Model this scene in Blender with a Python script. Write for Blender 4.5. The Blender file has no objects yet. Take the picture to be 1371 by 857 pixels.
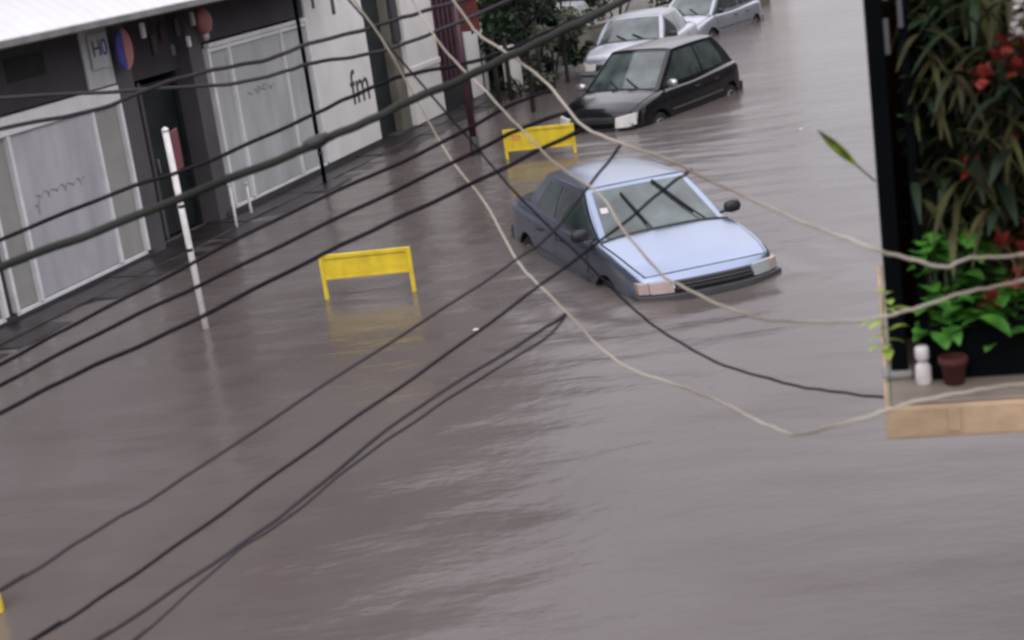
import bpy, bmesh, math, random
from mathutils import Vector, Matrix
random.seed(7)
S = bpy.context.scene
COL = S.collection
R = math.radians

# ------------------------------------------------------------------ camera
cam_d = bpy.data.cameras.new('camera'); cam = bpy.data.objects.new('camera', cam_d); COL.objects.link(cam)
S.camera = cam
PITCH, ROLL, CAMH = 0.26176, 0.139475, 4.09
cam_d.sensor_width = 36; cam_d.lens = 2118.3/1371*36
cam_d.clip_start = 0.1; cam_d.clip_end = 2000
cam.matrix_world = Matrix.Translation((0, 0, CAMH)) @ Matrix.Rotation(math.pi/2-PITCH, 4, 'X') @ Matrix.Rotation(-ROLL, 4, 'Z')
cam_d.dof.use_dof = True; cam_d.dof.focus_distance = 15.5; cam_d.dof.aperture_fstop = 3.6

# ------------------------------------------------------------------ world, sun, exposure
SUN_EL, SUN_AZ = R(52), R(200)
w = bpy.data.worlds.new('World'); S.world = w; w.use_nodes = True
nt = w.node_tree; nt.nodes.clear()
out = nt.nodes.new('ShaderNodeOutputWorld'); bg = nt.nodes.new('ShaderNodeBackground')
sky = nt.nodes.new('ShaderNodeTexSky'); sky.sky_type = 'NISHITA'; sky.sun_disc = False
sky.sun_elevation = SUN_EL; sky.sun_rotation = SUN_AZ; sky.dust_density = 4; sky.air_density = 1.0
mx = nt.nodes.new('ShaderNodeMix'); mx.data_type = 'RGBA'; mx.inputs[0].default_value = 0.8
tc = nt.nodes.new('ShaderNodeTexCoord'); ns = nt.nodes.new('ShaderNodeTexNoise'); ns.inputs['Scale'].default_value = 2.2
ns.inputs['Detail'].default_value = 4
cr = nt.nodes.new('ShaderNodeValToRGB')
cr.color_ramp.elements[0].position = 0.3; cr.color_ramp.elements[0].color = (6.3, 6.1, 6.5, 1)
cr.color_ramp.elements[1].position = 0.7; cr.color_ramp.elements[1].color = (8.3, 8.1, 8.6, 1)
nt.links.new(tc.outputs['Generated'], ns.inputs['Vector']); nt.links.new(ns.outputs['Fac'], cr.inputs['Fac'])
sx = nt.nodes.new('ShaderNodeSeparateXYZ'); nt.links.new(tc.outputs['Generated'], sx.inputs[0])
gr_ = nt.nodes.new('ShaderNodeMapRange'); gr_.inputs['From Min'].default_value = .1; gr_.inputs['From Max'].default_value = .55
gr_.inputs['To Min'].default_value = 1.42; gr_.inputs['To Max'].default_value = 2.7; nt.links.new(sx.outputs['Z'], gr_.inputs['Value'])
vm = nt.nodes.new('ShaderNodeVectorMath'); vm.operation = 'SCALE'; nt.links.new(cr.outputs['Color'], vm.inputs[0]); nt.links.new(gr_.outputs[0], vm.inputs['Scale'])
nt.links.new(sky.outputs['Color'], mx.inputs[6]); nt.links.new(vm.outputs[0], mx.inputs[7])
nt.links.new(mx.outputs[2], bg.inputs['Color']); bg.inputs['Strength'].default_value = 0.10
nt.links.new(bg.outputs[0], out.inputs[0])
sd = bpy.data.lights.new('sun', 'SUN'); sun = bpy.data.objects.new('sun', sd); COL.objects.link(sun)
sd.energy = 0.6; sd.angle = R(25); sd.color = (1.0, 0.97, 0.93)
sun.rotation_euler = (math.pi/2-SUN_EL, 0, math.pi-SUN_AZ)
S.view_settings.view_transform = 'Standard'; S.view_settings.look = 'None'
S.view_settings.exposure = 0.02; S.view_settings.gamma = 1
S.render.engine = 'CYCLES'; S.cycles.use_denoising = True
S.cycles.filter_width = 2.8; S.render.filter_size = 2.8

# ------------------------------------------------------------------ materials
def mat(name, col, rough=0.6, metal=0.0, var=0.12, scale=6.0, bump=0.0, bscale=40.0, spec=0.5, stretch=None, col2=None, coat=0.0):
    m = bpy.data.materials.new(name); m.use_nodes = True
    t = m.node_tree; b = t.nodes['Principled BSDF']
    b.inputs['Roughness'].default_value = rough; b.inputs['Metallic'].default_value = metal
    b.inputs['Specular IOR Level'].default_value = spec
    if coat: b.inputs['Coat Weight'].default_value = coat; b.inputs['Coat Roughness'].default_value = 0.08
    co = t.nodes.new('ShaderNodeTexCoord'); mp = t.nodes.new('ShaderNodeMapping')
    t.links.new(co.outputs['Object'], mp.inputs[0])
    if stretch: mp.inputs['Scale'].default_value = stretch
    n = t.nodes.new('ShaderNodeTexNoise'); n.inputs['Scale'].default_value = scale; n.inputs['Detail'].default_value = 6
    t.links.new(mp.outputs[0], n.inputs['Vector'])
    r = t.nodes.new('ShaderNodeValToRGB'); r.color_ramp.elements[0].position = 0.32; r.color_ramp.elements[1].position = 0.68
    a = [max(0, c*(1-var)) for c in col]; c2 = col2 or [min(1, c*(1+var)) for c in col]
    r.color_ramp.elements[0].color = (*a, 1); r.color_ramp.elements[1].color = (*c2, 1)
    t.links.new(n.outputs['Fac'], r.inputs['Fac']); t.links.new(r.outputs['Color'], b.inputs['Base Color'])
    if bump:
        n2 = t.nodes.new('ShaderNodeTexNoise'); n2.inputs['Scale'].default_value = bscale; n2.inputs['Detail'].default_value = 5
        t.links.new(mp.outputs[0], n2.inputs['Vector'])
        bp = t.nodes.new('ShaderNodeBump'); bp.inputs['Strength'].default_value = bump; bp.inputs['Distance'].default_value = 0.02
        t.links.new(n2.outputs['Fac'], bp.inputs['Height']); t.links.new(bp.outputs['Normal'], b.inputs['Normal'])
    return m
M = {}
M['bluepaint'] = mat('light_blue_car_paint', (.32, .375, .50), .23, .97, .04, 1.5, coat=.25)
M['darkpaint'] = mat('black_car_paint', (.005, .005, .008), .16, 0, .2, 2, spec=.5, coat=.3)
M['silverpaint'] = mat('silver_car_paint', (.45, .48, .54), .32, .6, .05, 2, coat=.6)
M['greypaint'] = mat('grey_car_paint', (.22, .23, .26), .35, .5, .06, 2, coat=.5)
M['glass'] = mat('dark_car_glass', (.045, .062, .062), .06, 0, .5, 2.2, spec=.9)
M['windscreen'] = mat('windscreen_glass', (.07, .095, .095), .08, 0, .6, 2.5, spec=1.0)
M['blackplastic'] = mat('black_plastic', (.018, .018, .02), .5)
M['greyplastic'] = mat('grey_bumper_plastic', (.06, .06, .065), .5)
M['rubber'] = mat('tyre_rubber', (.015, .015, .015), .8)
M['rim'] = mat('wheel_rim_metal', (.35, .36, .38), .4, .8)
M['lampgrey'] = mat('dull_headlight_glass', (.34, .36, .36), .12, 0, .07, 20, spec=.8)
M['lamp'] = mat('headlight_glass', (.70, .69, .66), .12, 0, .05, 20, spec=.8)
M['amber'] = mat('pinkish_indicator_glass', (.40, .32, .29), .18, 0, .07, 20)
M['redlamp'] = mat('tail_light_glass', (.35, .02, .02), .2)
M['plate'] = mat('pale_licence_plate', (.55, .55, .55), .5, 0, .1)
M['yellow'] = mat('yellow_barrier_paint', (.80, .60, .035), .45, 0, .14, 7, bump=.15, bscale=25)
M['orange'] = mat('faded_orange_print', (.72, .34, .08), .6)
M['whitepaint'] = mat('worn_white_paint', (.72, .70, .70), .5, 0, .15, 9, bump=.1)
M['pole_red'] = mat('maroon_sign_paint', (.16, .03, .045), .5, 0, .25)
M['wall_white'] = mat('off_white_plaster', (.76, .74, .71), .85, 0, .10, 1.3, bump=.25, bscale=18, stretch=(1, 1, .5))
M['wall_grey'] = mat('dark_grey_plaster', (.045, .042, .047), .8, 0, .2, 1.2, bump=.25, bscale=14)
M['wall_mid'] = mat('shade_darkened_plaster', (.09, .085, .09), .8, 0, .15, 1.5, bump=.2)  # base tone lowered so the doorway shade sits in the colour
M['wall_upper'] = mat('upper_wall_plaster', (.10, .09, .085), .85, 0, .15, .8, bump=.2)
M['shutter'] = mat('grey_painted_shutter', (.47, .46, .49), .55, 0, .17, 2.6, bump=.1, bscale=8, stretch=(1, 1, .3))
M['shutter2'] = mat('grey_green_shutter', (.45, .46, .46), .55, 0, .17, 2.6, bump=.1, bscale=8, stretch=(1, 1, .3))
M['trim'] = mat('white_frame_trim', (.78, .78, .79), .5, 0, .08, 5)
M['side_panel'] = mat('warm_grey_panel', (.33, .325, .31), .6, 0, .1, 2)
M['interior'] = mat('dark_shop_interior', (.010, .014, .014), .8, 0, .6, 1.5)
M['darkdoor'] = mat('dark_green_door', (.012, .018, .018), .4, 0, .4, 2)
M['maroon'] = mat('dark_maroon_cloth', (.045, .010, .018), .8, 0, .3, 4)
M['maroonmetal'] = mat('maroon_metal_gate', (.060, .022, .035), .5, 0, .3, 4)
M['redcloth'] = mat('dark_red_banner', (.085, .012, .010), .7, 0, .3, 5)
M['seamdark'] = mat('dark_seam', (.02, .02, .02), .7)
M['canopy'] = mat('white_sheet_roof', (.88, .88, .90), .35, 0, .04, 1.2, bump=.08, bscale=6)
M['canopy_edge'] = mat('grey_gutter_metal', (.20, .20, .19), .6, 0, .25, 4)
M['blueprint'] = mat('blue_sign_print', (.05, .05, .26), .5, 0, .1)
M['pinkprint'] = mat('pale_red_sign_print', (.42, .17, .17), .5, 0, .15)
M['darkletter'] = mat('dark_grey_lettering', (.06, .06, .06), .7, 0, .2)
M['faintletter'] = mat('faint_grey_lettering', (.40, .39, .41), .7, 0, .2)
M['concrete'] = mat('wet_concrete', (.16, .14, .13), .5, 0, .25, 3, bump=.3)
M['pavement'] = mat('dark_wet_paving', (.030, .025, .026), .35, 0, .5, 3, bump=.5, bscale=9)
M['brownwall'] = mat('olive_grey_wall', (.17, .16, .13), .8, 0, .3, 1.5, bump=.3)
M['bark'] = mat('dark_wet_bark', (.020, .017, .014), .85, 0, .4, 9, bump=.6)
M['leafdark'] = mat('dark_green_leaves', (.008, .022, .011), .6, 0, .6, 1.8, spec=.25, col2=(.03, .06, .026))
M['leafolive'] = mat('olive_leaves', (.04, .045, .03), .6, 0, .5, 1.3, col2=(.13, .14, .09))
M['leafbright'] = mat('bright_green_leaves', (.025, .13, .02), .5, 0, .5, 14, col2=(.10, .33, .04))
M['leafbrown'] = mat('brown_olive_leaves', (.03, .022, .010), .7, 0, .5, 5, spec=.2, col2=(.085, .085, .032))
M['leafyellow'] = mat('yellow_green_leaf', (.22, .32, .04), .5, 0, .4, 25)
M['petalred'] = mat('red_petals', (.20, .025, .018), .6, 0, .5, 22)
M['petalwhite'] = mat('white_petals', (.62, .58, .58), .6, 0, .15, 22)
M['terracotta'] = mat('dark_terracotta', (.07, .014, .010), .8, 0, .3, 9)
M['ledge'] = mat('tan_ledge_plaster', (.42, .30, .19), .8, 0, .32, 3.5, bump=.3, bscale=20)
M['ledgetop'] = mat('grey_ledge_top', (.20, .17, .14), .6, 0, .2, 5, bump=.2)
M['screen'] = mat('shade_black_screen', (.008, .009, .008), .9, 0, .7, 3, spec=0, col2=(.035, .014, .010))  # near-black tone stands in for the shade behind the plants
M['ironwork'] = mat('black_iron', (.004, .005, .006), .9, spec=0)
M['cable'] = mat('black_cable_sheath', (.014, .012, .016), .8, 0, .3, 3, spec=.08)
M['cablegrey'] = mat('weathered_cable_sheath', (.045, .04, .045), .8, 0, .3, 2, spec=.1)
M['cablegreen'] = mat('thick_weathered_cable', (.008, .008, .009), .8, 0, .35, 1.2, spec=.08, col2=(.055, .058, .052))
M['twine'] = mat('pale_tan_wire', (.26, .20, .15), .7, 0, .35, 2.0, col2=(.46, .43, .36))
M['rimsteel'] = mat('silver_trim_metal', (.5, .5, .52), .3, .8)

# ------------------------------------------------------------------ helpers
def tag(o, label=None, cat=None, group=None, kind=None):
    if label: o['label'] = label
    if cat: o['category'] = cat
    if group: o['group'] = group
    if kind: o['kind'] = kind
    return o
def empty(name, loc=(0, 0, 0), rz=0, label=None, cat=None, group=None):
    o = bpy.data.objects.new(name, None); COL.objects.link(o); o.location = loc; o.rotation_euler = (0, 0, rz)
    o.empty_display_size = .2
    return tag(o, label, cat, group)
def mesh(name, V, F, m, parent=None, smooth=False):
    me = bpy.data.meshes.new(name); me.from_pydata([tuple(v) for v in V], [], F); me.update()
    if smooth:
        me.polygons.foreach_set('use_smooth', [True]*len(me.polygons))
    me.materials.append(m)
    o = bpy.data.objects.new(name, me); COL.objects.link(o)
    if parent: o.parent = parent
    return o
class MB:
    def __init__(s): s.V = []; s.F = []
    def add(s, V, F):
        k = len(s.V); s.V += [Vector(v) for v in V]; s.F += [tuple(i+k for i in f) for f in F]; return s
    def box(s, x0, x1, y0, y1, z0, z1):
        V = [(x, y, z) for z in (z0, z1) for y in (y0, y1) for x in (x0, x1)]
        return s.add(V, [(0, 2, 3, 1), (4, 5, 7, 6), (0, 1, 5, 4), (2, 6, 7, 3), (0, 4, 6, 2), (1, 3, 7, 5)])
    def tube(s, P, r, n=8, cap=True):
        P = [Vector(p) for p in P]; V = []; F = []
        rr = r if isinstance(r, (list, tuple)) else [r]*len(P)
        up = Vector((0, 0, 1)); prev = None
        for i, p in enumerate(P):
            d = (P[min(i+1, len(P)-1)]-P[max(i-1, 0)]).normalized()
            a = d.cross(up) if prev is None else prev - d*prev.dot(d)
            if a.length < 1e-4: a = d.cross(Vector((1, 0, 0)))
            a.normalize(); prev = a; b = d.cross(a)
            for k in range(n):
                t = 2*math.pi*k/n; V.append(p+(a*math.cos(t)+b*math.sin(t))*rr[i])
        for i in range(len(P)-1):
            for k in range(n):
                F.append((i*n+k, i*n+(k+1) % n, (i+1)*n+(k+1) % n, (i+1)*n+k))
        if cap:
            F.append(tuple(range(n-1, -1, -1))); F.append(tuple((len(P)-1)*n+k for k in range(n)))
        return s.add(V, F)
    def lathe(s, prof, n=16, c=(0, 0, 0), axis='Z'):
        V = []; F = []
        for (r, z) in prof:
            for k in range(n):
                t = 2*math.pi*k/n; x, y = r*math.cos(t), r*math.sin(t)
                V.append(Vector((x, y, z) if axis == 'Z' else (x, z, y))+Vector(c))
        for i in range(len(prof)-1):
            for k in range(n): F.append((i*n+k, i*n+(k+1) % n, (i+1)*n+(k+1) % n, (i+1)*n+k))
        F.append(tuple(range(n-1, -1, -1))); F.append(tuple((len(prof)-1)*n+k for k in range(n)))
        return s.add(V, F)
    def xf(s, Mx): s.V = [Mx @ v for v in s.V]; return s
    def build(s, name, m, parent=None, smooth=False, bevel=0.0):
        o = mesh(name, s.V, s.F, m, parent, smooth)
        if bevel:
            b = o.modifiers.new('bevel', 'BEVEL'); b.width = bevel; b.segments = 2; b.limit_method = 'ANGLE'
        return o
def bx(name, m, parent, x0, x1, y0, y1, z0, z1, bevel=0.0):
    return MB().box(x0, x1, y0, y1, z0, z1).build(name, m, parent, bevel=bevel)
def catmull(P, k=6):
    P = [Vector(p) for p in P]; o = []
    for i in range(len(P)-1):
        a, b, c, d = P[max(i-1, 0)], P[i], P[i+1], P[min(i+2, len(P)-1)]
        for j in range(k):
            t = j/k; o.append(.5*((2*b)+(c-a)*t+(2*a-5*b+4*c-d)*t*t+(3*b-a-3*c+d)*t**3))
    o.append(P[-1]); return o
def lerp_tab(T, x):
    if x <= T[0][0]: return T[0][1:]
    for i in range(len(T)-1):
        if x <= T[i+1][0]:
            t = (x-T[i][0])/(T[i+1][0]-T[i][0])
            a, b, c, d = T[max(i-1, 0)], T[i], T[i+1], T[min(i+2, len(T)-1)]
            r = []
            for j in range(1, len(b)):
                lo, hi = min(b[j], c[j]), max(b[j], c[j])
                v = .5*((2*b[j])+(c[j]-a[j])*t+(2*a[j]-5*b[j]+4*c[j]-d[j])*t*t+(3*b[j]-a[j]-3*c[j]+d[j])*t**3)
                r.append(min(hi+.006, max(lo-.006, v)))
            return r
    return T[-1][1:]

WATER_DEPTH = 0.42

# ------------------------------------------------------------------ setting: ground, sidewalk, flood water
g = mesh('ground', [(-400, -100, -.43), (400, -100, -.43), (400, 700, -.43), (-400, 700, -.43)], [(0, 1, 2, 3)], M['concrete'])
tag(g, kind='structure')
FA = math.atan2(.93652, .35062)                       # heading of the shop front
FP = Vector((-11.1074, 4.15845, 0))
def F(s, off, z):                                     # a point s metres along the shop front, off metres in front of it
    return FP + Vector((.35062*s+.93652*off, .93652*s-.35062*off, z))
sw = MB()
for i in range(60):                                   # uneven wet paving, just awash at its outer edge
    for j, (ya, yb, z) in enumerate(((-.5, .2, .030), (-.85, -.5, .010), (-1.45, -.85, -.03))):
        sw.box(i, i+1, ya, yb, -.429, z+.008*math.sin(i*2.3+j)+.004*math.sin(i*5.1+j*2))
sw = sw.build('sidewalk', M['pavement'], None, bevel=.012)
sw.location = FP; sw.rotation_euler = (0, 0, FA); tag(sw, kind='structure')

MAIN = (1.467, 17.397, -1.30884)
def box_dist(x, y, c, hl, hw):
    dx, dy = x-c[0], y-c[1]; ca, sa = math.cos(c[2]), math.sin(c[2])
    u, v = dx*ca+dy*sa, -dx*sa+dy*ca
    du, dv = abs(u)-hl, abs(v)-hw
    return math.hypot(max(du, 0), max(dv, 0))+min(max(du, dv), 0), u, v
def water_z(x, y):
    f = 1/(1+max(0, y-30)/18)
    z = .0045*math.sin(4.1*y+.9*x+1.3*math.sin(.7*x)) + .0035*math.sin(7.3*y-1.7*x+1.7*math.sin(1.1*x+.4*y)) \
        + .0022*math.sin(12.1*y+3.1*x+2*math.sin(.9*y+1.3*x)) + .006*math.sin(1.7*y-.5*x+.8*math.sin(.35*x))
    z *= f
    d, u, v = box_dist(x, y, MAIN, 2.1, .78)
    if -.5 < d < 3:
        front = 1 if u > 1.2 else .35
        z += front*(.035*math.exp(-max(d, 0)/.16) + .016*math.exp(-max(d, 0)/.9)*math.sin(max(d, 0)*11))
    return z
def axis(a, b, step, lo, hi):
    o = []; x = a
    while x <= b: o.append(x); x += step
    s = step; x = o[-1]
    while x < hi: s *= 1.13; x += s; o.append(x)
    s = step; x = o[0]; l = []
    while x > lo: s *= 1.13; x -= s; l.append(x)
    return l[::-1]+o
xs = axis(-5.5, 7.5, .075, -300, 300); ys = axis(7.2, 27, .075, -80, 500)
V = []; Fc = []
for y in ys:
    for x in xs: V.append((x, y, water_z(x, y)))
n = len(xs)
for j in range(len(ys)-1):
    for i in range(n-1): Fc.append((j*n+i, j*n+i+1, (j+1)*n+i+1, (j+1)*n+i))
wm = bpy.data.materials.new('muddy_flood_water'); wm.use_nodes = True
t = wm.node_tree; b = t.nodes['Principled BSDF']
b.inputs['Roughness'].default_value = .21; b.inputs['IOR'].default_value = 1.33
co = t.nodes.new('ShaderNodeTexCoord')
def nz(sc, stretch, det=5, rot=0):
    mp = t.nodes.new('ShaderNodeMapping'); mp.inputs['Scale'].default_value = stretch; mp.inputs['Rotation'].default_value = (0, 0, rot)
    t.links.new(co.outputs['Object'], mp.inputs[0])
    q = t.nodes.new('ShaderNodeTexNoise'); q.inputs['Scale'].default_value = sc; q.inputs['Detail'].default_value = det
    t.links.new(mp.outputs[0], q.inputs['Vector']); return q
c1 = nz(.35, (1, .6, 1), 4); r = t.nodes.new('ShaderNodeValToRGB')
r.color_ramp.elements[0].position = .35; r.color_ramp.elements[0].color = (.098, .080, .075, 1)
r.color_ramp.elements[1].position = .68; r.color_ramp.elements[1].color = (.140, .121, .116, 1)
t.links.new(c1.outputs['Fac'], r.inputs['Fac']); t.links.new(r.outputs['Color'], b.inputs['Base Color'])
h1 = nz(2.6, (.75, 1.4, 1), 4, .12); h2 = nz(8, (.8, 1.4, 1), 3, -.1); h3 = nz(.9, (.5, 1.3, 1), 3, .2)
ad = t.nodes.new('ShaderNodeMath'); ad.operation = 'MULTIPLY_ADD'; ad.inputs[1].default_value = .35
t.links.new(h2.outputs['Fac'], ad.inputs[0]); t.links.new(h1.outputs['Fac'], ad.inputs[2])
ml = t.nodes.new('ShaderNodeMath'); ml.operation = 'MULTIPLY_ADD'; ml.inputs[1].default_value = 1.2
t.links.new(h3.outputs['Fac'], ml.inputs[0]); t.links.new(ad.outputs[0], ml.inputs[2])
bp = t.nodes.new('ShaderNodeBump'); bp.inputs['Strength'].default_value = .5; bp.inputs['Distance'].default_value = .03
t.links.new(ml.outputs[0], bp.inputs['Height']); t.links.new(bp.outputs['Normal'], b.inputs['Normal'])
wo = mesh('flood_water', V, Fc, wm, None, True); tag(wo, kind='structure')

# ------------------------------------------------------------------ shop building on the left
B = empty('shop_building', FP, FA, 'long row of shops with grey shutters, white plaster walls and a white sheet canopy', 'building')
def fb(name, m, s0, s1, o0, o1, z0, z1, parent=None, bevel=.006):
    return bx(name, m, parent or B, s0, s1, -o1, -o0, z0, z1, bevel)
fb('plinth', M['wall_grey'], 5, 18.25, -.3, .02, -.43, .10)
fb('plinth', M['wall_grey'], 20.35, 26.2, -.3, .02, -.43, .12)
fb('plinth', M['wall_grey'], 27.0, 32.2, -.3, .02, -.43, .05)
# dark wall above the shutters
fb('wall', M['wall_grey'], 5, 17.5, -.3, 0, 2.38, 3.25)
fb('wall', M['wall_grey'], 20.45, 23.95, -.3, 0, 2.60, 3.25)
fb('wall', M['wall_mid'], 18.1, 18.6, -.3, -.01, -.43, 3.25)
fb('wall', M['wall_mid'], 20.15, 20.52, -.3, 0, -.43, 3.24)
fb('wall', M['wall_grey'], 18.6, 20.15, -.5, -.2, 2.3, 3.24)
fb('pillar', M['shutter2'], 17.5, 18.12, -.3, .03, 2.38, 3.2)
fb('window_recess', M['interior'], 15.9, 16.7, 0, .01, 2.72, 3.0)
# shutter bays
def bay(s0, s1, z0, z1, splits, mp, head=.22, mside=None):
    f = fb('shutter_frame', M['trim'], s0, s1, -.02, .075, z1-head, z1)
    f2 = None
    fb('shutter_backing', M['wall_mid'], s0, s1, -.3, -.06, z0, z1-head-.002)
    edges = [s0]+splits+[s1]
    for i in range(len(edges)-1):
        side = (i == 0 or i == len(edges)-2)
        p = fb('shutter_panel', (mside or M['side_panel']) if side else mp, edges[i]+.03, edges[i+1]-.03, -.058, .0 if side else .018, z0+.01, z1-head-.004)
    for e in edges:
        fb('frame_upright', M['trim'], e-.03, e+.03, -.06, .06, z0, z1-head-.003)
    fb('frame_sill', M['trim'], s0, s1, -.04, .03, z0-.05, z0-.002)
bay(15.12, 18.08, .12, 2.36, [15.62, 17.42], M['shutter'])
bay(11.6, 14.9, .12, 2.36, [12.1, 14.4], M['shutter'])
fb('wall', M['wall_grey'], 14.93, 15.07, -.3, 0, .10, 2.379)
fb('wall', M['wall_grey'], 5, 11.55, -.3, 0, .10, 2.379)
bay(20.60, 23.9, .16, 2.57, [21.22, 22.95], M['shutter2'], head=.06, mside=M['shutter2'])
fb('frame_rail', M['trim'], 20.64, 23.86, .018, .05, 2.44, 2.50)
# faint handwriting-like lettering on the shutters
def scribble(s0, s1, z0, z1, r, name='shop_lettering', m=None, loops=5, slope=0.0):
    P = []
    for i in range(loops*10+1):
        u = i/(loops*10); a = u*loops*2*math.pi
        P.append((s0+(s1-s0)*u+.03*math.sin(a), -.026, (z0+z1)/2+slope*u+(z1-z0)/2*math.cos(a)*(1 if (i//10) % 2 else .45)))
    return MB().tube(P, r, 5).build(name, m or M['faintletter'], B)
scribble(15.95, 17.0, 1.28, 1.38, .007, loops=6)
scribble(15.9, 16.0, 1.05, 1.32, .008, loops=1)
scribble(21.6, 22.5, 1.64, 1.72, .010, loops=4)
scribble(21.95, 22.2, 1.67, 1.77, .016, loops=2)
# step and doorway
fb('step', M['concrete'], 18.6, 20.15, -.28, -.02, -.429, .02)
fb('shop_interior', M['interior'], 18.6, 20.15, -2.0, -1.9, -.2, 2.3)
fb('shop_interior', M['interior'], 18.602, 18.65, -1.9, -.3, -.2, 2.3)
fb('shop_interior', M['interior'], 20.1, 20.148, -1.9, -.3, -.2, 2.3)
d = fb('door', M['darkdoor'], 19.2, 20.05, -.40, -.34, .05, 2.2)
fb('door_handle', M['rimsteel'], 19.28, 19.31, -.34, -.30, .95, 1.15, d)
fb('door_frame', M['wall_mid'], 19.12, 19.19, -.42, -.30, .03, 2.25)
MB().tube([(18.66+i*.06, .32+.05*(i % 2), 0) for i in range(8)], .001, 3)
cur = MB()
for i in range(9):
    x = 18.68+i*.05; cur.tube([(x, .36+.02*(i % 2), .35), (x+.005, .35, 1.1), (x, .36+.02*(i % 2), 1.98)], .034, 6)
cur.build('door_curtain', M['maroon'], B, True)
# white wall with lettering
fb('wall', M['wall_white'], 23.93, 26.22, -.3, .04, .12, 3.25, bevel=.01)
def text(body, s, z, size, name='wall_lettering', m=None, sx=1.0, parent=None, off=.045):
    c = bpy.data.curves.new(name, 'FONT'); c.body = body; c.size = size; c.extrude = .004
    o = bpy.data.objects.new('tmp', c); COL.objects.link(o); bpy.context.view_layer.update()
    me = bpy.data.meshes.new_from_object(o.evaluated_get(bpy.context.evaluated_depsgraph_get())); bpy.data.objects.remove(o)
    me.materials.clear(); me.materials.append(m or M['darkletter'])
    o = bpy.data.objects.new(name, me); COL.objects.link(o); o.parent = parent or B
    o.location = (s, -off, z); o.rotation_euler = (math.pi/2, 0, 0); o.scale = (sx, 1, 1); return o
text('fm', 25.22, .90, .86, sx=.92)
fb('wall_lettering', M['darkletter'], 24.25, 24.33, .041, .05, 2.68, 3.0, bevel=0)
fb('wall_lettering', M['darkletter'], 24.98, 25.10, .041, .05, 2.50, 3.05, bevel=0)
fb('wall_lettering', M['darkletter'], 25.3, 25.4, .041, .05, 2.72, 3.05, bevel=0)
# open bay, white piers, maroon gate
fb('shop_interior', M['interior'], 26.22, 27.0, -1.3, -1.2, -.2, 3.24)
fb('wall', M['maroon'], 26.225, 26.30, -1.2, -.02, -.43, 3.24)
fb('recess_back', M['interior'], 26.3, 27.5, -.34, -.22, -.2, 3.24)
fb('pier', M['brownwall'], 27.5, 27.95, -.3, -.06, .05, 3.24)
fb('pier_dark_box', M['wall_grey'], 27.55, 27.85, -.06, .02, 1.7, 2.5)  # dark grey box set on the pier face
fb('pier', M['wall_white'], 27.96, 29.5, -.3, .05, .05, 3.24, bevel=.01)
fb('pier', M['wall_white'], 31.1, 32.2, -.3, .05, .05, 3.24, bevel=.01)
fb('band', M['wall_white'], 27.94, 29.52, .05, .075, 1.05, 1.15)
gt = MB()
for i in range(12):
    gt.box(29.52+i*.131, 29.52+i*.131+.10, .02 if i % 2 else .05, .2, .05, 3.2)
gt.build('roller_gate', M['maroonmetal'], B)
fb('gate_base', M['interior'], 29.51, 31.09, .02-.08, .058, -.4, .5)
# unseen upper storey, added and raised to darken the reflection in the water; roofs
fb('added_upper_wall', M['wall_upper'], 5, 32.2, -.32, -.03, 3.25, 9.0)
for i in range(9):
    wq = fb('window', M['trim'], 6.3+i*2.9, 7.7+i*2.9, -.06, .0, 4.3, 5.6)
    fb('pane', M['glass'], 6.36+i*2.9, 7.64+i*2.9, 0, .012, 4.36, 5.54, wq)
fb('side_wall', M['wall_upper'], 32.0, 32.198, -7, -.33, -.43, 9.0)
fb('side_wall', M['wall_upper'], 5.002, 5.2, -7, -.33, -.43, 9.0)
fb('back_wall', M['wall_upper'], 5, 32.2, -7.2, -7.003, -.43, 9.0)
fb('roof', M['canopy_edge'], 4.8, 32.4, -7.3, .2, 9.002, 9.2)
# sloping sheet canopy over the shops
V = []; Fc = []
N = 150
for i in range(N+1):
    s = 4.8+(24.4-4.8)*i/N; rz = .003*math.cos(i*math.pi)
    for (o, z) in ((.80, 3.29), (.4, 3.57), (0, 3.84), (-.03, 3.86)): V.append((s, -o, z+rz))
    for (o, z) in ((-.03, 3.84), (0, 3.82), (.4, 3.55), (.80, 3.27)): V.append((s, -o, z+rz))
for i in range(N):
    for k in range(8): Fc.append((i*8+k, i*8+(k+1) % 8, (i+1)*8+(k+1) % 8, (i+1)*8+k))
cn = mesh('canopy', V, Fc, M['canopy'], B)
fb('gutter', M['canopy_edge'], 4.8, 24.4, .80, .87, 3.20, 3.275, cn)
fb('fascia', M['canopy_edge'], 4.8, 24.4, .75, .798, 3.18, 3.26, cn)
# signs and hanging goods at the doorway
sg = empty('round_sign', F(18.25, .15, 2.80), FA, 'small round sign half blue, half faded red, above the shop doorway', 'sign')
def ell(sx, sz, y0, y1, a0, a1, n=14, cx=0):
    V = []; 
    pts = [(cx+sx*math.cos(a0+(a1-a0)*i/n), sz*math.sin(a0+(a1-a0)*i/n)) for i in range(n+1)]
    V = [(x, y0, z) for x, z in pts]+[(x, y1, z) for x, z in pts]; k = n+1
    Fc = [tuple(range(k)), tuple(range(2*k-1, k-1, -1))]+[(i, k+i, k+(i+1) % k, (i+1) % k) for i in range(k)]
    return V, Fc
V, Fc = ell(.17, .27, -.02, .02, math.pi/2, 1.5*math.pi, cx=-.002); mesh('blue_half', V, Fc, M['blueprint'], sg)
V, Fc = ell(.20, .27, -.02, .02, -math.pi/2, math.pi/2, cx=.002); mesh('red_half', V, Fc, M['pinkprint'], sg)
MB().tube([(0, .02, 0), (0, .15, 0)], .015, 6).build('bracket', M['ironwork'], sg)
hs = empty('hanging_board', F(17.62, .04, 2.62), FA, 'pale board with dark letters on the pillar beside the half blue sign', 'sign')
bx('board', M['shutter2'], hs, 0, .42, -.03, 0, 0, .45, .004)
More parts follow.
